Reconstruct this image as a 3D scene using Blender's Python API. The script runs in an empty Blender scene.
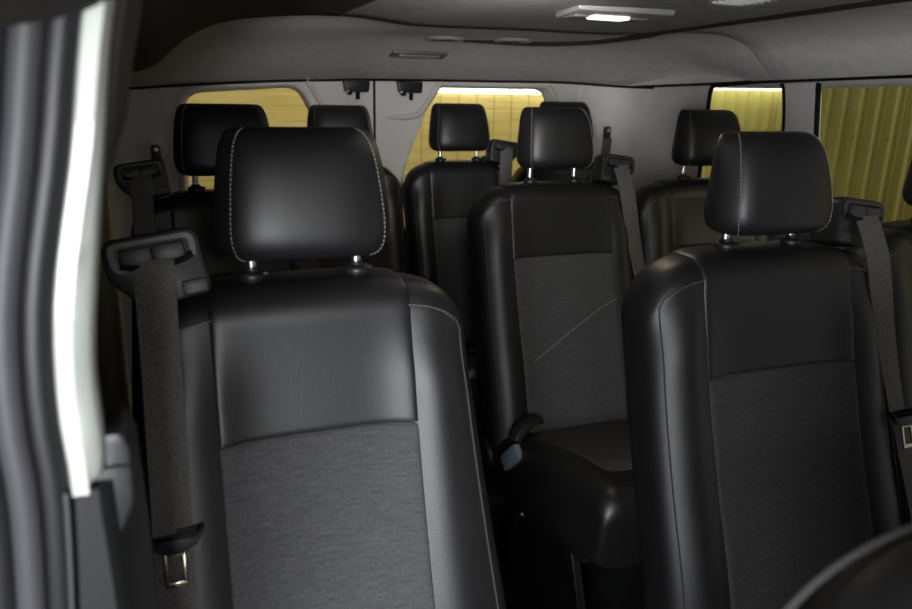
import bpy, bmesh, math, random
from mathutils import Vector, Matrix
R = math.radians
COL = bpy.context.scene.collection
random.seed(4)

# ------------------------------------------------------------------ materials
def mat(name, base=(0.1,0.1,0.1), rough=0.5, metal=0.0, bump=None, emit=None, spec=0.5, coat=0.0, var=0.0, vscale=8.0):
    m = bpy.data.materials.new(name); m.use_nodes = True
    nt = m.node_tree; b = nt.nodes['Principled BSDF']
    b.inputs['Base Color'].default_value = (*base, 1); b.inputs['Roughness'].default_value = rough
    b.inputs['Metallic'].default_value = metal; b.inputs['Specular IOR Level'].default_value = spec
    b.inputs['Coat Weight'].default_value = coat
    tc = nt.nodes.new('ShaderNodeTexCoord')
    if var > 0:
        n = nt.nodes.new('ShaderNodeTexNoise'); n.inputs['Scale'].default_value = vscale; n.inputs['Detail'].default_value = 4
        nt.links.new(tc.outputs['Object'], n.inputs['Vector'])
        r = nt.nodes.new('ShaderNodeValToRGB')
        r.color_ramp.elements[0].position = .3; r.color_ramp.elements[1].position = .7
        r.color_ramp.elements[0].color = (*[c*(1-var) for c in base], 1)
        r.color_ramp.elements[1].color = (*[min(1, c*(1+var)) for c in base], 1)
        nt.links.new(n.outputs['Fac'], r.inputs['Fac']); nt.links.new(r.outputs['Color'], b.inputs['Base Color'])
    if bump:
        kind, sc, st = bump
        if kind == 'leather':
            t = nt.nodes.new('ShaderNodeTexVoronoi'); t.inputs['Scale'].default_value = sc; out = t.outputs['Distance']
        else:
            t = nt.nodes.new('ShaderNodeTexNoise'); t.inputs['Scale'].default_value = sc; t.inputs['Detail'].default_value = 3; out = t.outputs['Fac']
        nt.links.new(tc.outputs['Object'], t.inputs['Vector'])
        bp = nt.nodes.new('ShaderNodeBump'); bp.inputs['Strength'].default_value = st; bp.inputs['Distance'].default_value = .002
        nt.links.new(out, bp.inputs['Height']); nt.links.new(bp.outputs['Normal'], b.inputs['Normal'])
    if emit:
        b.inputs['Emission Color'].default_value = (*emit[0], 1); b.inputs['Emission Strength'].default_value = emit[1]
    return m

M = {}
M['leather'] = mat('black_leather', (.0085,.0085,.0092), .45, bump=('leather', 520, .07), spec=.5, var=.15, vscale=14)
M['leather_side'] = mat('black_leather_side', (.009,.009,.0095), .42, bump=('leather', 520, .08), spec=.55)
M['thread'] = mat('grey_thread', (.16,.155,.15), .7)
M['piping'] = mat('dark_piping', (.035,.034,.034), .5)
M['plastic'] = mat('black_plastic', (.011,.0115,.012), .42, bump=('noise', 500, .15), spec=.5)
M['plastic_hi'] = mat('grey_plastic', (.026,.027,.029), .42, bump=('noise', 600, .2))
M['black'] = mat('matt_black', (.004,.004,.004), .8, spec=.2)
M['chrome'] = mat('chrome', (.85,.86,.88), .3, 1.0)
M['steel'] = mat('dark_steel', (.04,.04,.04), .35, .8)
M['brass'] = mat('brass_tongue', (.6,.5,.38), .25, 1.0)
M['buckle'] = mat('clear_grey_buckle', (.16,.2,.25), .2, .0, spec=.9, coat=.5)
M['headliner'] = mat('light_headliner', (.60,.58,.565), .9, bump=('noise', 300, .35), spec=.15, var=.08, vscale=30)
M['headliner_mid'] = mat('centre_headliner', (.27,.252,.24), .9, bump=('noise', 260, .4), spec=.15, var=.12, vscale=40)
M['ceil_left'] = mat('dark_left_ceiling', (.04,.036,.033), .85, bump=('noise', 90, .3), spec=.1)  # darker tone for the left part of the front ceiling
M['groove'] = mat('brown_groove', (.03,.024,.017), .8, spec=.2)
M['trimgrey'] = mat('grey_trim', (.60,.575,.555), .55, bump=('noise', 500, .15), spec=.35, var=.04)
M['trimdark'] = mat('dark_trim', (.02,.019,.018), .6)
M['seal'] = mat('rubber_seal', (.010,.010,.0115), .45, spec=.3)
M['seal_grey'] = mat('grey_rubber_seal', (.034,.034,.038), .5, spec=.3)
M['paint'] = mat('white_paint', (.31,.325,.30), .45, coat=.4)
M['floor'] = mat('dark_floor', (.02,.021,.022), .6, bump=('noise', 120, .4), var=.3, vscale=30)
M['concrete'] = mat('garage_concrete', (.3,.29,.27), .8, var=.2)
M['tube'] = mat('fluorescent_tube', (1,1,1), .5, emit=((1,.97,.86), 5))
M['lamp_lens'] = mat('lamp_lens', (.8,.8,.75), .3, emit=((1,.88,.62), 1.6))
M['lens_off'] = mat('lamp_lens_off', (.5,.49,.46), .3)
M['lens_dim'] = mat('lens_dim', (.22,.19,.15), .3)
M['lamp_body'] = mat('lamp_body', (.2,.197,.193), .4)
M['lamp_rim'] = mat('lamp_rim', (.085,.082,.08), .5)

def fabric():                      # woven seat cloth with irregular crossing threads
    m = mat('woven_fabric', (.03,.03,.031), .78, spec=.3); nt = m.node_tree; b = nt.nodes['Principled BSDF']
    tc = nt.nodes.new('ShaderNodeTexCoord'); outs = []
    for s in ((520,520,60), (40,40,520)):
        mp = nt.nodes.new('ShaderNodeMapping'); mp.inputs['Scale'].default_value = s
        n = nt.nodes.new('ShaderNodeTexNoise'); n.inputs['Scale'].default_value = 1.0; n.inputs['Detail'].default_value = 2
        nt.links.new(tc.outputs['Object'], mp.inputs['Vector']); nt.links.new(mp.outputs['Vector'], n.inputs['Vector']); outs.append(n.outputs['Fac'])
    a = nt.nodes.new('ShaderNodeMath'); a.operation = 'ADD'; nt.links.new(outs[0], a.inputs[0]); nt.links.new(outs[1], a.inputs[1])
    r = nt.nodes.new('ShaderNodeMapRange'); r.inputs['From Min'].default_value = .7; r.inputs['From Max'].default_value = 1.3
    nt.links.new(a.outputs[0], r.inputs['Value'])
    c = nt.nodes.new('ShaderNodeMix'); c.data_type = 'RGBA'
    c.inputs[6].default_value = (.036,.036,.0372,1); c.inputs[7].default_value = (.066,.066,.068,1)
    nt.links.new(r.outputs[0], c.inputs[0]); nt.links.new(c.outputs[2], b.inputs['Base Color'])
    bp = nt.nodes.new('ShaderNodeBump'); bp.inputs['Strength'].default_value = .18; bp.inputs['Distance'].default_value = .0015
    nt.links.new(a.outputs[0], bp.inputs['Height']); nt.links.new(bp.outputs['Normal'], b.inputs['Normal'])
    return m
M['fabric'] = fabric()

def webbing():
    m = mat('belt_webbing', (.07,.066,.064), .62, spec=.4); nt = m.node_tree; b = nt.nodes['Principled BSDF']
    tc = nt.nodes.new('ShaderNodeTexCoord'); n = nt.nodes.new('ShaderNodeTexNoise'); n.inputs['Scale'].default_value = 330; n.inputs['Detail'].default_value = 2
    nt.links.new(tc.outputs['Object'], n.inputs['Vector'])
    r = nt.nodes.new('ShaderNodeValToRGB'); r.color_ramp.elements[0].color = (.058,.054,.052,1); r.color_ramp.elements[1].color = (.125,.117,.112,1)
    r.color_ramp.elements[0].position = .3; r.color_ramp.elements[1].position = .7
    nt.links.new(n.outputs['Fac'], r.inputs['Fac']); nt.links.new(r.outputs['Color'], b.inputs['Base Color'])
    return m
M['web'] = webbing()

def yellow(name, dark, light, axis_scale, wood=False):
    m = mat(name, light, .55, spec=.3); nt = m.node_tree; b = nt.nodes['Principled BSDF']
    tc = nt.nodes.new('ShaderNodeTexCoord'); mp = nt.nodes.new('ShaderNodeMapping'); mp.inputs['Scale'].default_value = axis_scale
    n = nt.nodes.new('ShaderNodeTexNoise'); n.inputs['Scale'].default_value = 1; n.inputs['Detail'].default_value = 5
    nt.links.new(tc.outputs['Object'], mp.inputs['Vector']); nt.links.new(mp.outputs['Vector'], n.inputs['Vector'])
    r = nt.nodes.new('ShaderNodeValToRGB'); r.color_ramp.elements[0].color = (*dark,1); r.color_ramp.elements[1].color = (*light,1)
    r.color_ramp.elements[0].position = .3; r.color_ramp.elements[1].position = .65
    nt.links.new(n.outputs['Fac'], r.inputs['Fac']); nt.links.new(r.outputs['Color'], b.inputs['Base Color'])
    return m
M['ysteel'] = yellow('yellow_corrugated_steel', (.44,.40,.12), (.47,.43,.135), (3,30,.6))
M['yline'] = mat('joint_line', (.30,.23,.07), .7)
M['yboard'] = yellow('yellow_panel_door', (.52,.40,.13), (.66,.54,.23), (2,2,45))

def glass():
    m = bpy.data.materials.new('window_glass'); m.use_nodes = True; nt = m.node_tree
    for n in list(nt.nodes): nt.nodes.remove(n)
    o = nt.nodes.new('ShaderNodeOutputMaterial'); t = nt.nodes.new('ShaderNodeBsdfTransparent'); g = nt.nodes.new('ShaderNodeBsdfGlossy')
    t.inputs['Color'].default_value = (.86,.88,.84,1); g.inputs['Roughness'].default_value = .03
    x = nt.nodes.new('ShaderNodeMixShader'); x.inputs[0].default_value = .035
    nt.links.new(t.outputs[0], x.inputs[1]); nt.links.new(g.outputs[0], x.inputs[2]); nt.links.new(x.outputs[0], o.inputs[0])
    return m
M['glass'] = glass()

# ------------------------------------------------------------------ helpers
def link(o, parent=None):
    COL.objects.link(o)
    if parent: o.parent = parent
    return o
def to_mesh(name, bm, m, smooth=True, angle=40):
    bmesh.ops.recalc_face_normals(bm, faces=bm.faces)
    me = bpy.data.meshes.new(name); bm.to_mesh(me); bm.free()
    me.materials.append(m)
    if smooth:
        for p in me.polygons: p.use_smooth = True
        try: me.set_sharp_from_angle(angle=R(angle))
        except Exception: pass
    return me
def obj(name, bm, m, parent=None, smooth=True, angle=40):
    me = bm if isinstance(bm, bpy.types.Mesh) else to_mesh(name, bm, m, smooth, angle)
    return link(bpy.data.objects.new(name, me), parent)
def thing(name, label, cat, loc=(0,0,0), group=None):
    o = bpy.data.objects.new(name, None); COL.objects.link(o); o.location = loc; o.empty_display_size = .05
    o['label'] = label; o['category'] = cat
    if group: o['group'] = group
    return o
def struct(name, bm, m, **k):
    o = obj(name, bm, m, **k); o['kind'] = 'structure'; return o
def grid(bm, rows, close_u=False, close_v=False):
    V = [[bm.verts.new(p) for p in r] for r in rows]; n = len(V); k = len(V[0])
    for i in range(n if close_v else n-1):
        for j in range(k if close_u else k-1):
            try: bm.faces.new((V[i][j], V[i][(j+1)%k], V[(i+1)%n][(j+1)%k], V[(i+1)%n][j]))
            except ValueError: pass
    return V
def tube(bm, pts, r, n=8, cap=True, flat=1.0):
    pts = [Vector(p) for p in pts]; rings = []; a = None
    for i, p in enumerate(pts):
        d = (pts[min(i+1,len(pts)-1)] - pts[max(i-1,0)])
        if d.length < 1e-9: d = Vector((0,0,1))
        d.normalize()
        if a is None:
            a = d.cross(Vector((0,0,1)))
            if a.length < .3: a = d.cross(Vector((0,1,0)))
        a = (a - d*a.dot(d)).normalized(); b = a.cross(d).normalized()
        rr = r[i] if isinstance(r, (list,tuple)) else r
        rings.append([p + a*math.cos(2*math.pi*k/n)*rr + b*math.sin(2*math.pi*k/n)*rr*flat for k in range(n)])
    V = grid(bm, rings, close_u=True)
    if cap: bm.faces.new(V[0]); bm.faces.new(list(reversed(V[-1])))
def lathe(bm, c, axis, prof, n=20):       # prof: list of (radius, distance along axis)
    axis = Vector(axis).normalized(); a = axis.orthogonal().normalized(); b = axis.cross(a); c = Vector(c)
    V = grid(bm, [[c + axis*h + (a*math.cos(2*math.pi*k/n)+b*math.sin(2*math.pi*k/n))*r for k in range(n)] for r, h in prof], close_u=True)
    bm.faces.new(V[0]); bm.faces.new(list(reversed(V[-1])))
def rbox(bm, c, s, r=.006, rot=None, seg=2):       # rounded box, c centre, s full sizes
    t = bmesh.new(); bmesh.ops.create_cube(t, size=1)
    for v in t.verts: v.co = Vector((v.co.x*s[0], v.co.y*s[1], v.co.z*s[2]))
    bmesh.ops.bevel(t, geom=list(t.edges), offset=min(r, min(s)*.45), segments=seg, profile=.5, affect='EDGES')
    mt = Matrix.Translation(c) @ (rot.to_4x4() if rot else Matrix.Identity(4))
    bmesh.ops.transform(t, matrix=mt, verts=t.verts)
    me = bpy.data.meshes.new('tmp'); t.to_mesh(me); t.free(); bm.from_mesh(me); bpy.data.meshes.remove(me)
def extrude_poly(bm, pts, vec, bevel=0, seg=2):    # closed prism from polygon points
    t = bmesh.new(); vs = [t.verts.new(p) for p in pts]; f = t.faces.new(vs)
    e = bmesh.ops.extrude_face_region(t, geom=[f]); bmesh.ops.translate(t, vec=vec, verts=[g for g in e['geom'] if isinstance(g, bmesh.types.BMVert)])
    bmesh.ops.recalc_face_normals(t, faces=t.faces)
    if bevel:
        ed = [x for x in t.edges if len(x.link_faces)==2 and x.calc_face_angle(0) > R(55)]
        bmesh.ops.bevel(t, geom=ed, offset=bevel, segments=seg, profile=.5, affect='EDGES')
    me = bpy.data.meshes.new('tmp'); t.to_mesh(me); t.free(); bm.from_mesh(me); bpy.data.meshes.remove(me)
def round_poly(pts, rad, seg=6):
    out = []; n = len(pts)
    for i in range(n):
        p = Vector(pts[i]); a = Vector(pts[i-1])-p; b = Vector(pts[(i+1)%n])-p
        r_ = rad[i] if isinstance(rad,(list,tuple)) else rad
        r_ = min(r_, a.length*.48, b.length*.48); a.normalize(); b.normalize()
        for k in range(seg+1):
            t = k/seg; q0 = p+a*r_; q1 = p+b*r_
            out.append(tuple((1-t)**2*q0 + 2*t*(1-t)*p + t*t*q1))
    return out
def interp(tab, x):
    if x <= tab[0][0]: return tab[0][1]
    for (a, b), (c, d) in zip(tab, tab[1:]):
        if x <= c: return b + (d-b)*(x-a)/(c-a)
    return tab[-1][1]
def smooth_interp(tab, x):                 # Catmull-Rom through a table
    n = len(tab)
    if x <= tab[0][0]: return tab[0][1]
    if x >= tab[-1][0]: return tab[-1][1]
    for i in range(n-1):
        if x <= tab[i+1][0]:
            x0, y0 = tab[i]; x1, y1 = tab[i+1]; h = x1-x0; t = (x-x0)/h
            m0 = (y1-tab[i-1][1])/(x1-tab[i-1][0]) if i > 0 else (y1-y0)/h
            m1 = (tab[i+2][1]-y0)/(tab[i+2][0]-x0) if i+2 < n else (y1-y0)/h
            return (2*t**3-3*t*t+1)*y0+(t**3-2*t*t+t)*h*m0+(-2*t**3+3*t*t)*y1+(t**3-t*t)*h*m1

# ------------------------------------------------------------------ the passenger seat (local: x across, y to the rear, z up from the floor)
YF = [(.45,-.235),(.55,-.21),(.7,-.165),(.85,-.11),(1.0,-.062),(1.12,-.035),(1.25,-.022)]
T0 = .125
def edge(x, hw, n=5.5): return max(0.0, 1-abs(x/hw)**n)**(1/n)
class Seat:
    def __init__(s, hw, pw, flare=.0, T=T0): s.hw = hw; s.pw = pw; s.zb = .47; s.zt = 1.209; s.fl = flare; s.T = T
    def ex(s, x, z):            # the bolsters flare out towards the cushion
        k = min(1, max(0, (1.1-z)/.5)); return x*(1 + s.fl*k*max(0,(abs(x)-s.pw))/(s.hw-s.pw)) if s.fl else x
    def ztop(s, x):
        rc = .098; a = max(0, (abs(x)-(s.hw-rc))/rc); a = min(a, 1)
        return s.zt - .006*(x/s.hw)**2 - rc*.95*(1-(1-a**2.3)**(1/2.3))
    def bol(s, x, z):
        c = s.pw+.038; w = .055
        k = math.exp(-((abs(x)-c)/w)**2)
        return .030*k*min(1, max(.35, (s.ztop(x)-z)/.12))
    def front(s, x, z):
        e = edge(x, s.hw)
        return smooth_interp(YF, z) - s.bol(x, z) + (1-e)*s.T*.5
    def slice(s, x):
        e = max(edge(x, s.hw), .02); zt = s.ztop(x); r = min(.046, s.T*e*.5); T = s.T*e
        pts = []; nf = 26
        for i in range(nf):
            z = s.zb + (zt-r-s.zb)*i/(nf-1); pts.append((s.front(x,z), z))
        y0, z0 = pts[-1]
        for k in range(1, 9):
            a = math.pi/2*k/8; pts.append((y0 + r - r*math.cos(a), z0 + r*math.sin(a)))
        back0 = y0 + T
        for k in range(0, 9):
            a = math.pi/2*k/8; pts.append((back0 - r + r*math.sin(a) if back0-r > y0+r else y0+r+ (back0-y0-r)*math.sin(a), z0 + r*math.cos(a)))
        for i in range(1, 14):
            z = z0 + (s.zb-z0)*i/13; pts.append((s.front(x,z)+T, z))
        return pts
    def body(s):
        bm = bmesh.new(); N = 44; rows = []
        for i in range(N+1):
            x = s.hw*math.sin(math.pi/2*(2*i/N-1)*.985)
            # denser near the sides
            rows.append([(s.ex(x,z), y, z) for y, z in s.slice(x)])
        V = grid(bm, rows, close_u=True)
        bm.faces.new(V[0]); bm.faces.new(list(reversed(V[-1])))
        return bm
    def panel(s, lower):
        bm = bmesh.new(); N = 34; pw = s.pw; rows = []
        for i in range(N+1):
            u = -math.cos(math.pi*i/N); x = pw*u
            if lower:
                K = 40; base = []
                for k in range(K+1):
                    v = -math.cos(math.pi*k/K); z = .475 + (1.0175-.475)*(v+1)/2; base.append((s.front(x,z), z, v))
            else:
                sl = s.slice(x); zt = sl[25][1]; base = []
                zs = [1.0165+(zt-1.0165)*(1-math.cos(math.pi/2*k/14)) for k in range(15)]
                pl = [(s.front(x,z), z) for z in zs] + sl[26:45]
                n = len(pl)
                for k, (y,z) in enumerate(pl): base.append((y, z, -1 + 1.6*k/(n-1) if False else 2*min(1, k/(14*1.0))*.5-1 if k < 14 else 0.0 if k < n-4 else (k-(n-5))/5))
            row = []
            for k in range(len(base)):
                y, z, v = base[k]; a = base[max(k-1,0)]; b = base[min(k+1,len(base)-1)]
                d = Vector((b[0]-a[0], b[1]-a[1])); d.normalize() if d.length > 1e-9 else None
                n_ = Vector((-d.y, d.x))
                o = .0125*(max(0,1-abs(u)**(9 if lower else 7)))**(1/3.0)*(max(0,1-abs(v)**(26 if lower else 14)))**(1/3.0) - .0035
                row.append((x, y + n_.x*o, z + n_.y*o))
            rows.append(row)
        grid(bm, rows)
        return bm
    def seam_path(s, side):
        a = s.hw-.017; pts = []
        for k in range(30):
            z = .48 + (s.ztop(a*.0+a)-.035-.48)*k/29
            pts.append((side*s.ex(a,z), s.front(a,z)-.001, z))
        for k in range(1, 15):
            x = a + (s.pw-.01-a)*k/14; sl = s.slice(x); y, z = sl[25+2]
            pts.append((side*x, y-.0015, z+.001))
        return pts

def stitches(path, step=.0085, ln=.0055, r=.0011, every=None):
    bm = bmesh.new(); P = [Vector(p) for p in path]; d = 0; nxt = 0
    for a, b in zip(P, P[1:]):
        L = (b-a).length
        while nxt <= d+L:
            p = a.lerp(b, (nxt-d)/L); q = p + (b-a).normalized()*ln
            tube(bm, [p, p.lerp(q,.5), q], [r*.6, r, r*.6], n=5); nxt += step
        d += L
    return bm

def headrest_bm():
    bm = bmesh.new(); rows = []
    half = [(0,-.058),(.03,-.0578),(.055,-.056),(.075,-.0525),(.09,-.047),(.097,-.042),(.1,-.0385),(.106,-.030),(.114,-.014),(.119,.004),(.117,.022),(.109,.040),(.092,.056),(.06,.064),(0,.066)]
    full = half + [(-x,y) for x,y in reversed(half[1:-1])]
    N = 30
    for i in range(N+1):
        t = i/N; a = math.pi*(t-.5)
        v = math.copysign(abs(math.sin(a))**.62, math.sin(a))   # -1..1 height
        e = max(.03, max(0, 1-abs(v)**5.5)**(1/3.4))
        z = .085*v
        tap = 1.02 - .145*((v+1)/2)**1.8 - .05*(max(0,-v))**4
        lean = .020*v - .010*(1-v*v)
        ew = .62 + .38*e; ed = .12+.88*e
        # the stitched edge keeps its width, the depth rounds off
        bk = 1.08 - .62*((v+1)/2)**1.3
        rows.append([(x*tap*(.73+.27*e), (y*ed if y < -.02 else (-.02+(y+.02)*bk)*ed) + lean, z) for x, y in full])
    V = grid(bm, rows, close_u=True)
    bm.faces.new(list(reversed(V[0]))); bm.faces.new(V[-1])
    return bm
def headrest_seam(side, idx=(.1,-.0385)):
    pts = []
    N = 60
    for i in range(4, N-3):
        t = i/N; a = math.pi*(t-.5); v = math.copysign(abs(math.sin(a))**.62, math.sin(a)); e = max(.03, max(0, 1-abs(v)**5.5)**(1/3.4))
        tap = 1.02 - .145*((v+1)/2)**1.8 - .05*(max(0,-v))**4; lean = .020*v - .010*(1-v*v)
        pts.append((side*(idx[0]*tap*(.73+.27*e)+.0006), idx[1]*(.12+.88*e)+lean-.0012, .085*v))
    return pts

CACHE = {}
def shared(name, key, fn, m, parent, angle=40):
    if key not in CACHE: CACHE[key] = to_mesh(name, fn(), m, True, angle)
    return link(bpy.data.objects.new(name, CACHE[key]), parent)

def cushion_bm(hw, top=False, L=.55):
    bm = bmesh.new(); rows = []; N = 36
    pw = hw-.075
    for i in range(N+1):
        if top: u = -math.cos(math.pi*i/N); x = pw*u
        else: x = hw*math.sin(math.pi/2*(2*i/N-1)*.985)
        e = max(edge(x, hw, 5), .03); ins = (1-e)*.06
        P = []
        bol = .018*math.exp(-((abs(x)-(hw-.04))/.04)**2)
        for k in range(19):
            y = -.17 - L*k/18; P.append((y, .525 + .125*math.sin(math.pi/2*k/18)**1.3 + bol - ins))
        y0, z0 = P[-1]; r = .055
        arc = [(y0 - math.sin(math.pi/2*k/8)*r + ins*.6*k/8, z0 - (1-math.cos(math.pi/2*k/8))*r) for k in range(1,9)]
        if top:
            P = P[:17]
            n = len(P); row = []
            for k,(y,z) in enumerate(P):
                v = 2*k/(n-1)-1
                o = .0125*(max(0,1-abs(u)**7))**(1/3)*(max(0,1-abs(v)**9))**(1/3)-.0035
                a = P[max(k-1,0)]; b = P[min(k+1,n-1)]; d = Vector((b[0]-a[0], b[1]-a[1])).normalized(); nn = Vector((d.y,-d.x))
                row.append((x, y+nn.x*o, z+nn.y*o))
            rows.append(row); continue
        P += arc
        P += [(y0-r+ins*.6+.004, z0-r-.03), (y0-r+ins*.6+.02, .47+ins), (y0-r+.06+ins*.6, .455+ins), (-.45, .415+ins), (-.3,.385+ins), (-.19,.385+ins), (-.17,.40+ins)]
        rows.append([(x,y,z) for y,z in P])
    V = grid(bm, rows, close_u=not top)
    if not top: bm.faces.new(V[0]); bm.faces.new(list(reversed(V[-1])))
    return bm

def guide(parent, side, cx, cy, cz, key):
    """moulded shoulder guide that feeds the belt over the outer corner of the backrest"""
    rot = Matrix.Rotation(R(-12), 3, 'X') @ Matrix.Rotation(R(side*8), 3, 'Y')
    def place(bm):
        bmesh.ops.transform(bm, matrix=Matrix.Translation((cx-side*.005,cy,cz-.006)) @ rot.to_4x4() @ Matrix.Scale(1.02,4), verts=bm.verts)
        return bm
    def shell():
        bm = bmesh.new()
        pts = round_poly([(side*.058,0,.042),(side*-.052,0,.042),(side*-.054,0,-.040),(side*.022,0,-.046),(side*.060,0,-.005)], [.018,.016,.01,.02,.02])
        if side > 0: pts = list(reversed(pts))
        extrude_poly(bm, pts, (0,.055,0), bevel=.005)
        # neck running down into the backrest
        rbox(bm, (side*-.03,.082,-.045), (.055,.05,.07), .014)
        return place(bm)
    def face():      # raised rim round the slot
        bm = bmesh.new()
        out = round_poly([(side*.052,0,.036),(side*-.046,0,.036),(side*-.046,0,.004),(side*.050,0,.000)], .012)
        inn = [(x*.86+side*.0004, 0, .0195+(z-.0195)*.70) for x,y,z in out]
        n = len(out)
        grid(bm, [[(x,-.001,z) for x,y,z in out],[(x,-.005,z) for x,y,z in out],[(x,-.005,z) for x,y,z in inn],[(x,.0,z) for x,y,z in inn]], close_u=True)
        return place(bm)
    def bar(k):
        bm = bmesh.new(); rbox(bm, (side*.003+k*.0185,-.004,.017), (.036,.010,.021), .003); return place(bm)
    def block():
        bm = bmesh.new(); rbox(bm, (side*-.036,-.001,-.030), (.030,.006,.018), .007); return place(bm)
    def slot():
        bm = bmesh.new()
        pts = []
        for k in range(9): pts.append((-.041+.082*k/8, -.0062, .003 + .007*abs(-1+2*k/8)**3))
        tube(bm, pts, .0042, n=8)
        return place(bm)
    g = shared('belt_guide', key+'g', shell, M['plastic'], parent)
    shared('guide_rim', key+'r', face, M['plastic_hi'], g)
    for k in (-1,1): shared('retaining_bar', key+'b%d'%k, lambda: bar(k), M['plastic_hi'], g)
    shared('release_block', key+'rb', block, M['plastic_hi'], g)
    shared('belt_slot', key+'s', slot, M['black'], g)

def belt(parent, side, cx, cy, cz, S, key, tong_z, shift):
    w = .0235
    def path():
        P = [(cx+side*-.0, cy-.006, cz+.006)]
        P.append((cx, cy-.013, cz-.004))
        for k in range(1, 25):
            z = cz-.004 - (cz-.004-.50)*k/24
            x = cx + shift*k/24
            P.append((x, min(cy-.013, S.front(min(S.hw*.93,abs(x)), z) - .014) if z > .5 else -.25, z))
        ys = [p[1] for p in P]
        for _ in range(3): ys = [ys[0], ys[1]] + [(ys[i-1]+ys[i]+ys[min(i+1,len(ys)-1)])/3 for i in range(2,len(ys))]
        return [(p[0], min(y, p[1]+.004) if i > 2 else y, p[2]) for i,(p,y) in enumerate(zip(P,ys))]
    def web():
        bm = bmesh.new(); P = path(); rows = []
        for p in P:
            tw = .004*math.sin(p[2]*9)
            rows.append([(p[0]+u*w, p[1]+tw*u+v, p[2]) for u,v in ((-1,0),(-.5,-.0008),(0,-.0011),(.5,-.0008),(1,0),(1,.0016),(0,.0006),(-1,.0016))])
        V = grid(bm, rows, close_u=True)
        return bm
    b = shared('seat_belt', key+'w', web, M['web'], parent)
    P = path(); p = min(P, key=lambda q: abs(q[2]-tong_z)); px, py = p[0], p[1]-.008
    def grip():
        bm = bmesh.new()
        prof = round_poly([(-.036,0,.008),(-.028,0,.003),(.026,0,.002),(.034,0,.012),(.038,0,.006),(.026,0,-.009),(.010,0,-.016),(-.010,0,-.016),(-.028,0,-.006)], .004, 3)
        extrude_poly(bm, [(px+x, py-.006, tong_z+z) for x,y,z in prof], (0,.012,0), bevel=.002)
        for v in bm.verts: v.co.y += (v.co.z-tong_z)*.36-.003
        return bm
    t = shared('belt_tongue', key+'t', grip, M['plastic'], b)
    def plate():
        bm = bmesh.new(); z0 = tong_z-.014
        for x in (-.011,.011): rbox(bm, (px+x, py, z0-.018), (.0055,.003,.036), .001)
        rbox(bm, (px, py, z0-.037), (.0275,.003,.007), .001); rbox(bm, (px, py, z0-.002), (.0275,.003,.006), .001)
        for v in bm.verts: v.co.y += (v.co.z-tong_z)*.36-.005
        return bm
    # latch plate is a look of its own on the tongue
    if key+'p' not in CACHE: CACHE[key+'p'] = to_mesh('latch_plate', plate(), M['brass'])
    return b, t, key+'p'

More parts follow.
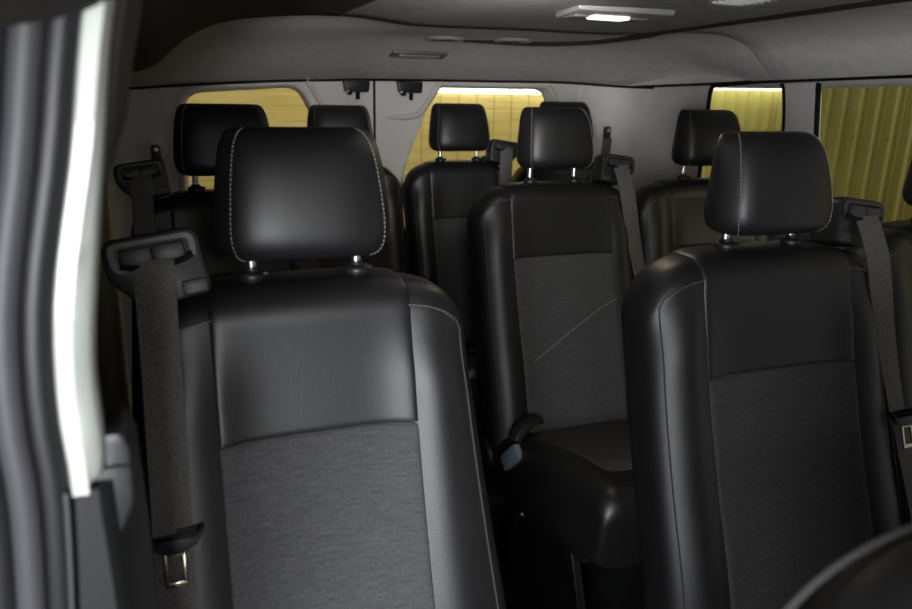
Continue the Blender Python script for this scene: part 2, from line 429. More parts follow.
def make_seat(X, Y, kind, label, group, guide_side, dh=0.0, stripe=False):
    S = Seat(.230,.136,.17) if kind == 'n' else Seat(.215,.135) if kind == 'r' else Seat(.258,.163,.03,.125)
    root = thing('passenger_seat', label, 'seat', (X,Y,0), group)
    shared('backrest', kind+'body', S.body, M['leather'], root)
    shared('backrest_panel', kind+'up', lambda: S.panel(False), M['leather'], root)
    f = shared('fabric_insert', kind+'lo', lambda: S.panel(True), M['fabric'], root)
    for sd in (-1,1):
        def pip():
            bm = bmesh.new(); tube(bm, S.seam_path(sd), .0016, n=6); return bm
        shared('piping', kind+'pip%d'%sd, pip, M['piping'], root)
        shared('stitching', kind+'bst%d'%sd, lambda: stitches([(x-sd*.004,y-.0006,z) for x,y,z in S.seam_path(sd)], .0075, .0045, .0008), M['thread'], root)
    # headrest and its sub-parts
    h = shared('headrest', 'hr', headrest_bm, M['leather'], root); h.location = (0, .030, 1.334+dh)
    for sd in (-1,1):
        shared('stitching', 'hst%d'%sd, lambda: stitches(headrest_seam(sd), .0062, .0043, .0012), M['thread'], h)
    for sx in (-.073,.073):
        def post():
            bm = bmesh.new(); lathe(bm, (0,0,0), (0,0,1), [(.0072,-.17),(.0072,-.06)], 12); return bm
        def coll():
            bm = bmesh.new(); lathe(bm, (0,0,0), (0,0,1), [(.012,-.02),(.019,0),(.0195,.004),(.017,.008),(.011,.010),(.0095,.014),(.007,.014)], 20)
            rbox(bm, (.016,-.004,.005), (.012,.012,.007), .002); return bm
        p = shared('headrest_post', 'post', post, M['chrome'], h); p.location = (sx,0,0)
        c = shared('post_collar', 'coll', coll, M['plastic'], root); c.location = (sx,.026,1.2195)
    # cushion
    CL = .40 if kind == 'r' else .55; dl = .55-CL
    c = shared('cushion', kind+'cu', lambda: cushion_bm(S.hw, False, CL), M['leather_side'], root)
    shared('fabric_insert', kind+'ct', lambda: cushion_bm(S.hw, True, CL), M['fabric'], root)
    for sd in (-1,1):
        def cpip():
            bm = bmesh.new(); a = S.hw-.012
            tube(bm, [(sd*a, -.19-(.53-dl)*k/18, .525+.125*math.sin(math.pi/2*k/18)**1.3-.008) for k in range(19)] + [(sd*a,-.735+dl,.632),(sd*a,-.752+dl,.61),(sd*a,-.756+dl,.57),(sd*a,-.74+dl,.50)], .002, n=6)
            return bm
        shared('piping', kind+'cpip%d'%sd, cpip, M['piping'], c)
    # base: pan, legs, feet
    def pan():
        bm = bmesh.new(); extrude_poly(bm, [(-S.hw+.03,-.66+dl,.46),(-S.hw+.03,-.66+dl,.425),(-S.hw+.03,-.2,.34),(-S.hw+.03,-.12,.34),(-S.hw+.03,-.12,.40)], (2*S.hw-.06,0,0), .006)
        return bm
    shared('seat_frame', kind+'pan', pan, M['steel'], root)
    for sx in (-1,1):
        for nm, a, b in (('f',(-.46+dl,.44),(-.64+dl,.02)),('r',(-.2,.36),(-.12,.02))):
            def leg():
                bm = bmesh.new(); x = sx*(S.hw-.09)
                extrude_poly(bm, [(x-.012, a[0]-.03, a[1]), (x-.012, a[0]+.03, a[1]), (x-.012, b[0]+.02, b[1]), (x-.012, b[0]-.02, b[1])], (.024,0,0), .004)
                rbox(bm, (x, b[0], .014), (.05,.11,.026), .006)
                return bm
            l = shared('leg', kind+nm+str(sx), leg, M['steel'], root)
            def bolt():
                bm = bmesh.new(); x = sx*(S.hw-.09)
                lathe(bm, (x, a[0]-.030, a[1]-.07), (0,-1,0), [(.012,0),(.012,.004),(.006,.008)], 8)
                return bm
            shared('bolt', kind+nm+str(sx)+'b', bolt, M['chrome'], l)
    gs = guide_side; bs = gs or -1; bh = S.hw if kind != 'r' else S.hw-.035
    # recliner cover on the inner side
    def rec():
        bm = bmesh.new(); lathe(bm, (-bh-.004,-.16,.47), (-1,0,0), [(.05,-.03),(.05,0),(.04,.012),(.012,.015)], 24); return bm
    shared('recliner_cover', kind+'rec', rec, M['plastic'], root)
        # buckle on the inboard side
    def sleeve():
        bm = bmesh.new(); h = bh
        tube(bm, [(-bs*(h-.13),-.215,.575),(-bs*(h-.09),-.25,.60),(-bs*(h-.04),-.285,.598),(-bs*(h-.005),-.315,.575)], [.018,.024,.023,.018], n=12, flat=.55)
        return bm
    bk = shared('buckle_sleeve', kind+'sl'+str(bs), sleeve, M['plastic'], root)
    def buck():
        bm = bmesh.new(); rot = Matrix.Rotation(R(38), 3, 'X') @ Matrix.Rotation(R(bs*14), 3, 'Y')
        rbox(bm, (-bs*(bh+.008),-.335,.543), (.022,.044,.075), .005, rot)
        for k in range(3): rbox(bm, (-bs*(bh+.017),-.345+.012*k,.535), (.006,.005,.05), .002, rot)
        return bm
    shared('buckle', kind+'bk'+str(bs), buck, M['buckle'], bk)
    def butt():
        bm = bmesh.new(); x = -bs*(S.hw-.105); lathe(bm, (x, S.front(x,.60)-.008,.60), (0,-1,.25), [(.008,0),(.0085,.003),(.005,.006)], 16)
        return bm
    shared('button', kind+'bt'+str(bs), butt, M['plastic_hi'], root)
    if gs:
        gx = gs*(S.hw-(.036 if kind == 'n' else .055)) if kind != 'w' else gs*(S.hw-.048); gy = -.045 if kind != 'w' else .0; gz = 1.262 if kind != 'w' else 1.262
        key = kind+str(gs)
        guide(root, gs, gx, gy, gz, key)
        b, t, pk = belt(root, gs, gx, gy, gz, S, key, .928 if kind != 'w' else .915, (-.012 if kind != 'w' else .10))
        link(bpy.data.objects.new('latch_plate', CACHE[pk]), b)
    if stripe:  # thin pale tube laid diagonally across the insert
        def cr():
            bm = bmesh.new()
            pts = []
            for k in range(15):
                x = -.13+.29*k/14; z = .735 + .155*k/14
                pts.append((x, S.front(x,z)-.0125, z))
            tube(bm, pts, [.0008]+[.0016]*13+[.0008], n=5); return bm
        shared('pale_stripe', kind+'cr', cr, M['thread'], root)
    return root

GR = None
Y1, Y2, Y3 = .987, 1.914, 2.592
make_seat(.162, Y1, 'n', 'large black leather seat nearest the camera, grey belt hanging at its left shoulder', GR, -1)
make_seat(.967, Y1, 'w', 'black leather seat at the right, front row, light stitching down its left side', GR, 1, -.004)
make_seat(1.595, Y1+.12, 'w', 'black seat cut off by the right edge of the photo, below the big side window', GR, 0)
make_seat(.120, Y2, 'n', 'black leather seat directly behind the nearest left seat, with its own belt guide', GR, -1, .008)
make_seat(1.042, Y2, 'w', 'middle black seat by the aisle with visible cushion, buckle and a pale diagonal crease', GR, 1, .012, stripe=True)
make_seat(1.582, Y2, 'w', 'black seat in front of the grey side panel, beneath the small quarter window', GR, 0, .012)
make_seat(1.004, Y3, 'r', 'small black rear seat standing in front of the right rear door window', GR, 1, .006)
make_seat(1.445, Y3, 'r', 'rear row seat almost hidden behind the middle aisle seat', GR, 0, .02)
make_seat(.555, Y3, 'r', 'rear row seat half hidden behind the nearest headrest, before the rear door seam', GR, 0, -.006)

# ------------------------------------------------------------------ van shell
XL, XR, YB = -.205, 1.90, 2.95
PROF = [(-.30,1.47),(-.205,1.48),(-.134,1.499),(-.07,1.503),(-.02,1.522),(.038,1.574),(.122,1.619),(.25,1.643),(.444,1.654),(.63,1.640),(.916,1.643),(1.238,1.645),(1.40,1.656),(1.559,1.665),(1.68,1.655),(1.767,1.625),(1.83,1.57),(1.888,1.528),(1.93,1.505)]
BASE = [(1.9,1.645),(2.0,1.643),(2.2,1.637),(2.4,1.63),(2.6,1.598),(2.8,1.548),(2.96,1.507)]
def zfront(x, y=2.0): return smooth_interp(PROF, x) + .026*(2-y)*min(1,max(0,(x-1.0)/.8))
def zrear(x, y):
    a = abs((x-.85)/1.07); sd = max(0, 1-a**5)**(1/3)
    h = hdr(x)
    v = h + (smooth_interp(BASE, y)-1.507)*sd
    t = min(1, max(0, (y-2.0)/.42)); t = t*t*(3-2*t)
    return v*t + (zfront(x)-.004)*(1-t)
def hdr(x): return smooth_interp([(-.3,1.44),(-.05,1.462),(.1,1.474),(.4,1.494),(.76,1.507),(1.3,1.514),(1.64,1.516),(1.95,1.500)], x)
def zc(x, y): return zfront(x,y) if y < 2.0 else zrear(x, y)
def ceil_part(x0, x1, y0, y1, fn, n=60, m=30, lip=None, pre=None):
    bm = bmesh.new(); rows = []
    if pre: rows.append([(x0+(x1-x0)*i/n, y0, fn(x0+(x1-x0)*i/n, y0)+.2) for i in range(n+1)])
    for j in range(m+1):
        y = y0+(y1-y0)*j/m
        rows.append([(x0+(x1-x0)*i/n, y, fn(x0+(x1-x0)*i/n, y)) for i in range(n+1)])
    if lip:    # rolled edge at the rear of the front headliner
        rows += [[(p[0], p[1]+.006, p[2]+.003) for p in rows[-1]], [(p[0], p[1]+.008, p[2]+.02) for p in rows[-1]], [(p[0], p[1]+.008, p[2]+.2) for p in rows[-1]]]
    grid(bm, rows); return bm
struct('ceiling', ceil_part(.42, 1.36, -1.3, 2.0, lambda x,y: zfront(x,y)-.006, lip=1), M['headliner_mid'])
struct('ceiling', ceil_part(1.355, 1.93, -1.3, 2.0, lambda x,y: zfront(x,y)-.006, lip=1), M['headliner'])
struct('ceiling', ceil_part(-.30, .425, -1.3, 2.0, lambda x,y: zfront(x,y)-.006, lip=1), M['ceil_left'])
struct('ceiling', ceil_part(-.25, 1.93, 2.004, 2.96, zrear, m=50, pre=1), M['headliner'])
def strip(path, r, flat=.5):
    bm = bmesh.new(); tube(bm, path, r, n=8, flat=flat); return bm
def sample(pts, n=6):
    out = []
    for i in range(len(pts)-1):
        p0 = Vector(pts[max(i-1,0)]); p1 = Vector(pts[i]); p2 = Vector(pts[i+1]); p3 = Vector(pts[min(i+2,len(pts)-1)])
        for k in range(n):
            t = k/n; out.append(.5*((2*p1)+(p2-p0)*t+(2*p0-5*p1+4*p2-p3)*t*t+(-p0+3*p1-3*p2+p3)*t**3))
    out.append(Vector(pts[-1])); return out
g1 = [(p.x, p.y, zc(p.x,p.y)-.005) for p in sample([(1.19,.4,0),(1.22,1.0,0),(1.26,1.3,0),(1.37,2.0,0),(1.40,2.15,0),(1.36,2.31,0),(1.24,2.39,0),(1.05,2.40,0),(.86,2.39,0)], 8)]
struct('recess_shade', strip(g1, [.026]*30+[.022]*(len(g1)-40)+[.020-.0018*k for k in range(10)], .35), M['groove'])  # dark strip stands in for the shading along the ceiling recess edge
g2 = [(x/100, 2.003, zfront(x/100)-.001) for x in range(-20, 190, 3)]
struct('trim_2', strip(g2, .0035, 1), M['groove'])
# dark gap between headliner and door frames / side trim
g3 = [(x/100, 2.938, hdr(x/100)-.003) for x in range(0, 188, 4)]
struct('trim_3', strip(g3, .005, 1), M['black'])
g4 = [(1.885, y/100, 1.506+(.022 if y < 200 else .0)) for y in range(-40, 294, 4)]
struct('trim_4', strip([(1.883, y/100, 1.499+.024*min(1,max(0,(295-y)/95))+.026*max(0,2-y/100)) for y in range(-40, 296, 4)], .005, 1), M['black'])

def holed(name, outer, holes, mp, m, depth, inset=.035):
    """flat panel with window openings; every opening gets a rounded reveal"""
    bm = bmesh.new(); edges = []
    for loop in [outer]+holes:
        vs = [bm.verts.new(mp(a,b,0)) for a,b in loop]
        edges += [bm.edges.new((vs[i], vs[(i+1)%len(vs)])) for i in range(len(vs))]
    bmesh.ops.triangle_fill(bm, use_beauty=True, use_dissolve=False, edges=edges)
    for loop in holes:
        cx = sum(a for a,b in loop)/len(loop); cy = sum(b for a,b in loop)/len(loop)
        rows = []
        for t, sh in ((0,1.0),(.15,1-inset*.43),(.5,1-inset*.8),(1,1-inset)):
            rows.append([mp(cx+(a-cx)*sh, cy+(b-cy)*sh, depth*t) for a,b in loop])
        grid(bm, rows, close_u=True)
    bmesh.ops.remove_doubles(bm, verts=bm.verts, dist=1e-5)
    return struct(name, bm, m, angle=30)
def rp2(pts, rad, seg=6): return [(p[0],p[1]) for p in round_poly([(a,b,0) for a,b in pts], rad, seg)]

# rear doors (plane facing forward at YB)
wl = rp2([(.045,1.448),(.47,1.480),(.60,1.22),(.64,1.10),(.64,.90),(.03,.90)], [.07,.05,.08,.05,.03,.03])
wr = rp2([(1.025,1.488),(1.545,1.492),(1.592,1.34),(1.60,.90),(.885,.90),(.885,1.14),(.93,1.26)], [.04,.05,.08,.03,.03,.05,.08])
holed('door_1', [(-.0,.0),(.762,.0),(.762,1.506),(-.0,1.506)], [wl], lambda a,b,d: (a,YB+d,b), M['trimgrey'], .05)
holed('door_2', [(.772,.0),(1.70,.0),(1.70,1.506),(.772,1.506)], [wr], lambda a,b,d: (a,YB+d,b), M['trimgrey'], .05)
bm = bmesh.new(); rbox(bm, (.767, YB+.012, .78), (.022,.02,1.46), .003); struct('trim_5', bm, M['black'])
def pane(name, loop, mp):
    bm = bmesh.new(); cx = sum(a for a,b in loop)/len(loop); cy = sum(b for a,b in loop)/len(loop)
    extr = [mp(cx+(a-cx)*.99, cy+(b-cy)*.99) for a,b in loop]
    bm.faces.new([bm.verts.new(p) for p in extr])
    return struct(name, bm, M['glass'], smooth=False)
pane('window_1', wl, lambda a,b: (a,YB+.045,b)); pane('window_2', wr, lambda a,b: (a,YB+.045,b))
# raised window surrounds
def surround(name, loop, mp, m, g=1.045, h=.010):
    bm = bmesh.new(); cx = sum(a for a,b in loop)/len(loop); cy = sum(b for a,b in loop)/len(loop); rows = []
    for s_, d in ((g+.02,0),(g,-h*.7),(g-.02,-h),(1.005,-h*.8),(.995,0.004)):
        rows.append([mp(cx+(a-cx)*s_, cy+(b-cy)*s_, d) for a,b in loop])
    grid(bm, rows, close_u=True); return struct(name, bm, m)
surround('trim_6', wl, lambda a,b,d: (a, YB+d, min(b,1.5)), M['trimgrey']); surround('trim_7', wr, lambda a,b,d: (a, YB+d, min(b,1.5)), M['trimgrey'])
# pressed recesses beside the seam
def recess(name, pts):
    bm = bmesh.new(); n = len(pts); tube(bm, [(a, YB-.001, b) for a,b in pts], [.016*min(1,.15+(n-1-i)/7) for i in range(n)], n=10, flat=.8); return struct(name, bm, M['trimgrey'])
recess('trim_8', [(p.x,p.z) for p in sample([(.50,0,1.50),(.555,0,1.415),(.60,0,1.365),(.67,0,1.352),(.735,0,1.352)], 6)])
recess('trim_9', [(p.x,p.z) for p in sample([(1.045,0,1.50),(.985,0,1.415),(.95,0,1.375),(.89,0,1.362),(.81,0,1.362)], 6)])
# corner pillars beside the rear doors
def pillar(name, pts, z0, z1, m):
    bm = bmesh.new(); n = 14; rows = []
    for k in range(n+1):
        z = z0+(z1-z0)*k/n
        rows.append([(x,y,z) for x,y in pts])
    grid(bm, rows); return struct(name, bm, m)
cl = [(p.x,p.y) for p in sample([(-.215,2.78,0),(-.19,2.87,0),(-.14,2.925,0),(-.05,2.94,0),(.0,2.945,0),(.012,2.96,0)], 5)]
cr = [(p.x,p.y) for p in sample([(1.68,2.96,0),(1.69,2.945,0),(1.74,2.935,0),(1.82,2.90,0),(1.88,2.82,0),(1.902,2.70,0)], 5)]
pillar('recess_shade0', cl, .0, 1.507, M['trimgrey']); pillar('recess_shade1', cr, .0, 1.507, M['trimgrey'])
for nm, pp in (('recess_shade7', cl), ('recess_shade8', cr)): struct(nm, strip([(x-.002 if x > 1 else x+.002, y-.004, hdr(x)-.003) for x, y in pp], .005, 1), M['black'])
# side wall right with quarter window and big window
w3 = rp2([(2.345,1.510),(1.985,1.530),(1.955,1.40),(1.94,.93),(2.36,.93)], [.03,.04,.08,.03,.03])
w4 = rp2([(1.845,1.551),(.62,1.588),(.60,1.06),(1.775,1.058)], [.045,.05,.05,.06])
def mright(a,b,d): return (XR + d + .0, a, b)
holed('wall_right', [(-1.3,0),(2.95,0),(2.95,1.505),(2.4,1.56),(1.99,1.60),(-1.3,1.72)], [w3,w4], mright, M['trimgrey'], .015, .006)
pane('window_3', w3, lambda a,b: (XR+.013,a,b)); pane('window_4', w4, lambda a,b: (XR+.013,a,b))
def seal_loop(name, loop, x, r=.003):
    bm = bmesh.new(); pts = [(x,a,b) for a,b in loop]; pts.append(pts[0]); tube(bm, pts, r, n=6, cap=False); return struct(name, bm, M['black'])
seal_loop('recess_shade2', w3, XR+.004, .0085); seal_loop('recess_shade3', w4, XR+.004, .0085)
# left wall, floor
bm = bmesh.new(); grid(bm, [[(XL-.02, y, z) for y in (.46,1.4,2.2,2.96)] for z in (0,.5,1.0,1.52)]); struct('wall_left', bm, M['trimdark'])
bm = bmesh.new()
vs = [(-.25,-1.3,0),(1.95,-1.3,0),(1.95,3.0,0),(-.25,3.0,0)]
extrude_poly(bm, vs, (0,0,-.03)); struct('floor', bm, M['floor'], smooth=False)
bm = bmesh.new()
for y in (.36,.60): pass
for x in (.52,.60,.68): rbox(bm, (x, 1.3, .003), (.006, 3.2, .006), .002)
struct('recess_shade4', bm, M['trimdark'])

bm = bmesh.new(); rbox(bm, (.85,-1.32,.85), (2.2,.05,1.75), .01); struct('front_light_block', bm, M['trimdark'])  # unseen panel added to keep garage light from entering at the front
# ------------------------------------------------------------------ B-pillar at the open front door
LW = [(.2,-.110),(.9,-.100),(1.13,-.083),(1.235,-.0755),(1.288,-.0765),(1.353,-.071),(1.436,-.053),(1.512,-.0385),(1.60,-.012),(1.70,.03)]
RW = [(.2,-.070),(.9,-.056),(1.13,-.0515),(1.235,-.0535),(1.266,-.0525),(1.31,-.0525),(1.352,-.0476),(1.436,-.035),(1.512,-.0225),(1.60,.004),(1.70,.046)]
def zs(z0, z1, n): return [z0+(z1-z0)*k/n for k in range(n+1)]
def band(z0, z1, prof, n=40):     # prof(z) -> list of (x,y)
    bm = bmesh.new(); V = grid(bm, [[(x,y,z) for x,y in prof(z)] for z in zs(z0,z1,n)], close_u=True)
    bm.faces.new(V[0]); bm.faces.new(list(reversed(V[-1]))); return bm
def white(z):
    l, r = smooth_interp(LW,z), smooth_interp(RW,z); k = min(1, max(0, (z-1.231)/.012))**.5
    r = l + (r-l)*(.55+.45*k)
    return [(l,.455),(l+.003,.449),(l+.012,.447),(r-.010,.448),(r-.004,.452),(r-.001,.458),(r-.0005,.464),(l,.466)]
bp = thing('door_pillar', 'blurred white painted door pillar with black rubber seals at the left edge', 'pillar', (-.06,.48,.0))
def inv(bm, o=(-.06,.48,0)):
    bmesh.ops.translate(bm, vec=(-o[0],-o[1],-o[2]), verts=bm.verts); return bm
obj('painted_flange', inv(band(1.231, 1.62, white)), M['paint'], bp)
def lower(z):
    l, r = smooth_interp(LW,z), smooth_interp(RW,z)
    return [(l,.455),(l+.004,.450),(r-.006,.452),(r+.002,.462),(r+.012,.55),(l,.56)]
obj('lower_trim', inv(band(.10, 1.2315, lower)), M['plastic'], bp)
def inner(z):
    l, r = smooth_interp(LW,z), smooth_interp(RW,z)
    ex = .014*min(1,max(0,(z-1.385)/.07))
    return [(l+.004,.475),(r-.002,.472),(r*1.03+ex*.3,.476),(r*1.22+ex,.56),(l*1.25,.57)]
obj('inner_trim', inv(band(.10, 1.60, inner)), M['trimdark'], bp)
# seals, each its own rubber tube following the door opening
for dx, r_, y_, mt in ((-.0075,.0085,.452,'seal'),(-.022,.0085,.446,'seal_grey'),(-.038,.009,.447,'seal'),(-.052,.0075,.446,'seal_grey'),(-.068,.011,.45,'seal')):
    bm = bmesh.new(); tube(bm, [(smooth_interp(LW,z)+dx+.0*(z-1.3), y_, z) for z in zs(.10,1.60,60)], r_, n=12); obj('door_seal', inv(bm), M[mt], bp)
bm = bmesh.new(); tube(bm, [(smooth_interp(LW,z)-.0013+.0008, .4465, z) for z in zs(.9,1.235,30)], .0018, n=6); obj('seal_edge', inv(bm), M['seal_grey'], bp)
bm = bmesh.new(); rbox(bm, (-.175,.53,.85), (.12,.06,1.5), .02); obj('outer_panel', inv(bm), M['seal'], bp)
# belt height adjuster cover on the pillar
bm = bmesh.new(); pts = round_poly([(-.066,.462,1.262),(-.0435,.462,1.262),(-.0395,.462,1.250),(-.0405,.462,1.212),(-.050,.462,1.192),(-.056,.462,1.05),(-.07,.462,1.05)], .006)
extrude_poly(bm, pts, (0,.05,0), .003)
obj('adjuster_cover', inv(bm), M['plastic'], bp)
bm = bmesh.new(); tube(bm, [(-.056,.4615,1.240),(-.050,.4605,1.2405),(-.041,.4615,1.2395)], .0012, n=6); obj('cover_seam', inv(bm), M['black'], bp)

# ------------------------------------------------------------------ front seat shoulder in the lower right corner
fs = thing('front_seat', 'blurred dark rounded seat shoulder poking into the lower right corner', 'seat', (.482,.20,0))
FH = .27
def fz(x): return 1.258 - .20*(1-max(0,1-abs(x/FH)**4.5)**(1/2.4))
bm = bmesh.new(); rows = []
for i in range(49):
    x = FH*math.sin(math.pi/2*(2*i/48-1)*.985); e = max(edge(x,FH,3),.03)
    zt = fz(x); T = .11*e; row = []
    for k in range(14): z = .50+(zt-.04-.50)*k/13; row.append((x, -T/2 - .30*(1.25-z), z))
    for k in range(1,12): a = math.pi*k/12; row.append((x, -T/2*math.cos(a) - .30*(1.25-zt), zt-.04+.04*math.sin(a)*max(e,.3)))
    for k in range(14): z = zt-.04-(zt-.04-.50)*k/13; row.append((x, T/2 - .30*(1.25-z), z))
    rows.append(row)
V = grid(bm, rows, close_u=True); bm.faces.new(V[0]); bm.faces.new(list(reversed(V[-1])))
obj('backrest', bm, M['leather'], fs)
bm = bmesh.new(); pts = []
for i in range(2,47):
    x = FH*.985*math.sin(math.pi/2*(2*i/48-1)); pts.append((x, .042*max(.1,edge(x,FH,3)), fz(x)-.010))
tube(bm, pts, .002, n=6)
obj('piping', bm, M['piping'], fs)
bm = bmesh.new(); rbox(bm, (0,-.42,.44), (.50,.48,.14), .05, seg=4); obj('cushion', bm, M['leather_side'], fs)
bm = bmesh.new(); rbox(bm, (0,-.42,.19), (.40,.36,.38), .02); obj('pedestal', bm, M['plastic'], fs)

# ------------------------------------------------------------------ roof fittings
def lamp_at(x, y): return zc(x,y)
dl = thing('dome_lamp', 'lit dome lamp in a pale trapezoid bezel on the centre ceiling', 'lamp', (.865,1.42,lamp_at(.865,1.42)-.006))
bm = bmesh.new(); extrude_poly(bm, [(-.112,-.085,-.010),(.112,-.085,-.010),(.090,.055,-.014),(-.090,.055,-.014)], (0,0,.016), .005, 3); obj('bezel', bm, M['lamp_body'], dl)
bm = bmesh.new(); rbox(bm, (0,-.01,-.013), (.085,.040,.010), .005); obj('lens', bm, M['lamp_lens'], dl)
for sx in (-1,1):
    bm = bmesh.new(); rbox(bm, (sx*.070,.0,-.0125), (.035,.05,.008), .003); obj('switch', bm, M['lamp_rim'], dl)
rl = thing('roof_lamp', 'slim unlit roof lamp low on the rear headliner above the door seam', 'lamp', (.845,2.62,zrear(.845,2.62)-.002))
rotx = Matrix.Rotation(R(-14), 3, 'X')
bm = bmesh.new(); rbox(bm, (0,0,-.002), (.205,.055,.014), .006, rotx); obj('bezel', bm, M['lamp_rim'], rl)
bm = bmesh.new(); rbox(bm, (0,.0,-.008), (.15,.030,.010), .004, rotx); obj('lens', bm, M['lens_dim'], rl)
for (x, y, lab) in ((.845,2.35,'round roof vent above the slim roof lamp, left of the pair'), (1.075,2.33,'round roof vent right of its twin, nearer the lit dome lamp'), (.965,1.135,'round pale roof vent cut off by the top edge of the photo')):
    v = thing('roof_vent', lab, 'vent', (x,y,zc(x,y)-.002), 'round roof vents')
    bm = bmesh.new(); lathe(bm, (0,0,0), (0,0,-1), [(.062,0),(.064,.005),(.058,.010),(.050,.008),(.046,.002)], 32); obj('ring', bm, M['lamp_body'] if y < 2 else M['lamp_body'], v)
    bm = bmesh.new(); lathe(bm, (0,0,0), (0,0,-1), [(.047,0),(.045,.005),(.02,.007)], 28)
    for k in range(-2,3): rbox(bm, (0,k*.017,-.006), (.07,.004,.006), .001)
    obj('grille', bm, M['lens_off'] if y < 2 else M['groove'], v)

# latches at the top of the rear doors
for x, lab in ((.688,'black latch left of the rear door seam, under the headliner'), (.905,'black latch right of the rear door seam, under the headliner')):
    l = thing('door_latch', lab, 'latch', (x,YB-.012,1.505), 'latches at the top of the rear doors')
    bm = bmesh.new(); extrude_poly(bm, round_poly([(-.052,-.03,-.004),(.052,-.03,-.004),(.048,-.03,-.048),(-.044,-.03,-.048)], .007), (0,.03,0), .003); obj('housing', bm, M['plastic'], l)
    bm = bmesh.new(); rbox(bm, (.006,-.018,-.058), (.014,.014,.036), .003); obj('striker', bm, M['black'], l); bm = bmesh.new(); rbox(bm, (-.026,-.016,-.052), (.02,.012,.014), .003); obj('catch', bm, M['black'], l)
    bm = bmesh.new(); lathe(bm, (-.036,-.028,-.046), (0,-1,0), [(.005,0),(.005,.004),(.002,.006)], 10); obj('screw', bm, M['chrome'], l)
# belt anchors on the corner pillars
for x, y, z, sd, lab in ((-.055,2.86,1.245,1,'black belt anchor with strap on the left corner pillar'), (1.79,2.86,1.315,-1,'black belt anchor with strap on the right corner pillar')):
    a = thing('belt_anchor', lab, 'seat belt', (x,y,z))
    bm = bmesh.new(); lathe(bm, (0,.03,0), (0,-1,0), [(.040,0),(.042,.006),(.030,.012),(.012,.014)], 24); obj('anchor_cover', bm, M['trimgrey'], a)
    bm = bmesh.new(); rbox(bm, (0,-.004,-.012), (.034,.018,.062), .008); obj('anchor_loop', bm, M['plastic'], a)
    bm = bmesh.new(); lathe(bm, (0,-.014,.002), (0,-1,0), [(.008,0),(.008,.004),(.003,.006)], 12); obj('bolt', bm, M['chrome'], a)
    bm = bmesh.new(); rows = [[(sd*.045*t-.02, -.012-.02*t, -.03-.40*t), (sd*.045*t+.022, -.014-.02*t, -.03-.40*t), (sd*.045*t+.022, -.011-.02*t, -.03-.40*t), (sd*.045*t-.02, -.009-.02*t, -.03-.40*t)] for t in [k/8 for k in range(9)]]
    grid(bm, rows, close_u=True); obj('strap', bm, M['web'], a)

# ------------------------------------------------------------------ the garage outside
bm = bmesh.new(); XW = 3.4; row = []; y = -1.5
while y < 7.0:       # corrugated profile: flat pan, raised rib, small stiffener
    for dy, dx in ((0,0),(.028,0),(.033,-.004),(.038,0),(.064,0),(.073,-.012),(.085,-.012),(.094,0)): row.append((XW+dx, y+dy))
    y += .105
grid(bm, [[(x,yy,z) for x,yy in row] for z in (0,1.2,2.6)]); struct('wall_garage_side', bm, M['ysteel'], smooth=False)
bm = bmesh.new(); y = -1.5
while y < 7.0:
    lathe(bm, (XW-.012, y+.079, 1.28), (-1,0,0), [(.004,0),(.004,.003),(.002,.005)], 6); y += .105
struct('recess_shade5', bm, M['groove'], smooth=False)
bm = bmesh.new(); YW = 5.5; prof = []; z = 0
while z < 2.6:
    prof += [(YW, z), (YW, z+.096), (YW+.003, z+.098), (YW+.003, z+.101)]; z += .103
grid(bm, [[(x,y_,z_) for y_,z_ in prof] for x in (-3,0,3.42)]); struct('wall_garage_rear', bm, M['yboard'], smooth=False)
bm = bmesh.new()
x = 1.35
while x < 3.4: rbox(bm, (x, YW-.001, 1.0), (.005,.004,2.2), .001); x += .15
struct('recess_shade6', bm, M['yline'], smooth=False)
bm = bmesh.new(); extrude_poly(bm, [(-3,-2,-.35),(3.5,-2,-.35),(3.5,6,-.35),(-3,6,-.35)], (0,0,-.02)); struct('floor_garage', bm, M['concrete'], smooth=False)
t = thing('strip_light', 'bright white strip light seen at the top of the right rear door window', 'lamp', (2.50,5.44,1.487))
bm = bmesh.new(); tube(bm, [(-.66,0,-.005),(-.36,0,-.005),(-.02,0,-.003)], .030, n=12); obj('tube', bm, M['tube'], t); bm = bmesh.new(); tube(bm, [(.02,0,-.003),(.4,0,0),(.70,0,0)], .030, n=12); obj('tube', bm, M['tube'], t)
bm = bmesh.new(); rbox(bm, (0,.02,.045), (1.36,.075,.03), .008); obj('housing', bm, M['lamp_body'], t)
t = thing('strip_light', 'bright white strip light seen at the top of the small quarter window', 'lamp', (3.33,4.0,1.545))
bm = bmesh.new(); tube(bm, [(0,-.50,.002),(0,0,.002),(0,.90,.002)], .034, n=12); obj('tube', bm, M['tube'], t)
bm = bmesh.new(); rbox(bm, (.03,.1,.045), (.08,1.1,.03), .008); obj('housing', bm, M['lamp_body'], t)

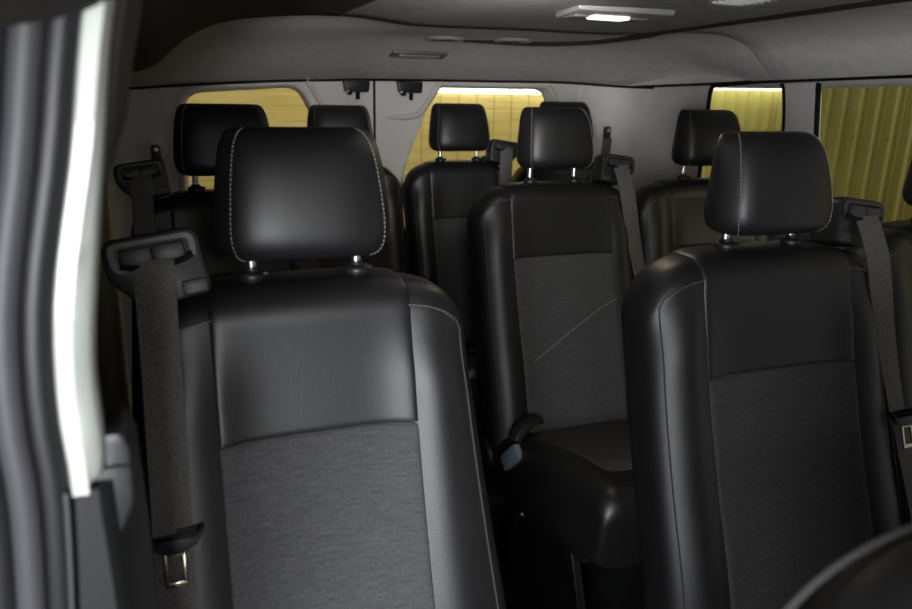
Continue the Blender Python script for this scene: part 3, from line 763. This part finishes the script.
# ------------------------------------------------------------------ lights
def area(name, loc, target, size, power, color, sy=None):
    d = bpy.data.lights.new(name, 'AREA'); d.energy = power; d.color = color; d.size = size
    if sy: d.shape = 'RECTANGLE'; d.size_y = sy
    o = bpy.data.objects.new(name, d); COL.objects.link(o); o.location = loc
    o.rotation_euler = (Vector(target)-Vector(loc)).to_track_quat('-Z','Y').to_euler(); return o
area('door_light', (-.42,-.75,1.42), (.30,1.2,1.0), .8, 84, (.95,.97,1.0))
def spot(name, loc, target, power, cone, color, rad=.08):
    d = bpy.data.lights.new(name, 'SPOT'); d.energy = power; d.color = color; d.spot_size = R(cone); d.spot_blend = .6; d.shadow_soft_size = rad
    o = bpy.data.objects.new(name, d); COL.objects.link(o); o.location = loc
    o.rotation_euler = (Vector(target)-Vector(loc)).to_track_quat('-Z','Y').to_euler(); return o
spot('headliner_fill', (.45,.9,1.60), (1.05,2.95,1.80), 48, 58, (1,.98,.96))  # added unseen spot that brightens the rear headliner
area('camera_flash', (.05,-.30,1.58), (.9,2.6,1.45), .12, 5, (1,.97,.94))
area('dome_glow', (.875,1.44,1.60), (.875,1.44,0), .12, .8, (1,.85,.62))
area('garage_side_light', (2.75,-.2,2.3), (3.4,3.2,1.2), .9, 26, (1,.96,.76), .9)
area('garage_side_fill', (2.9,5.2,2.3), (3.4,3.0,1.2), .8, 14, (1,.96,.74), .8)
area('garage_rear_light', (1.2,4.2,2.5), (1.2,5.5,1.2), 3.0, 38, (1,.93,.74), 1.0)
w = bpy.data.worlds.new('World'); bpy.context.scene.world = w; w.use_nodes = True
w.node_tree.nodes['Background'].inputs[0].default_value = (.5,.52,.55,1); w.node_tree.nodes['Background'].inputs[1].default_value = .08

# ------------------------------------------------------------------ camera
cd = bpy.data.cameras.new('Camera'); cam = bpy.data.objects.new('Camera', cd); COL.objects.link(cam)
cd.sensor_width = 36; cd.sensor_fit = 'HORIZONTAL'; cd.lens = 734.07/912*36; cd.clip_start = .02
yaw, pit, rol = R(21.047), R(16.264), R(-1.3277)
fwd = Vector((math.sin(yaw)*math.cos(pit), math.cos(yaw)*math.cos(pit), -math.sin(pit)))
right0 = Vector((math.cos(yaw), -math.sin(yaw), 0)); up0 = right0.cross(fwd)
right = right0*math.cos(rol) - up0*math.sin(rol); up = right0*math.sin(rol) + up0*math.cos(rol)
cam.matrix_world = Matrix((( right.x, up.x, -fwd.x, 0), (right.y, up.y, -fwd.y, 0), (right.z, up.z, -fwd.z, 1.4717), (0,0,0,1)))
cd.dof.use_dof = True; cd.dof.focus_distance = 1.45; cd.dof.aperture_fstop = 5.0
bpy.context.scene.camera = cam
bpy.context.scene.view_settings.view_transform = 'Standard'
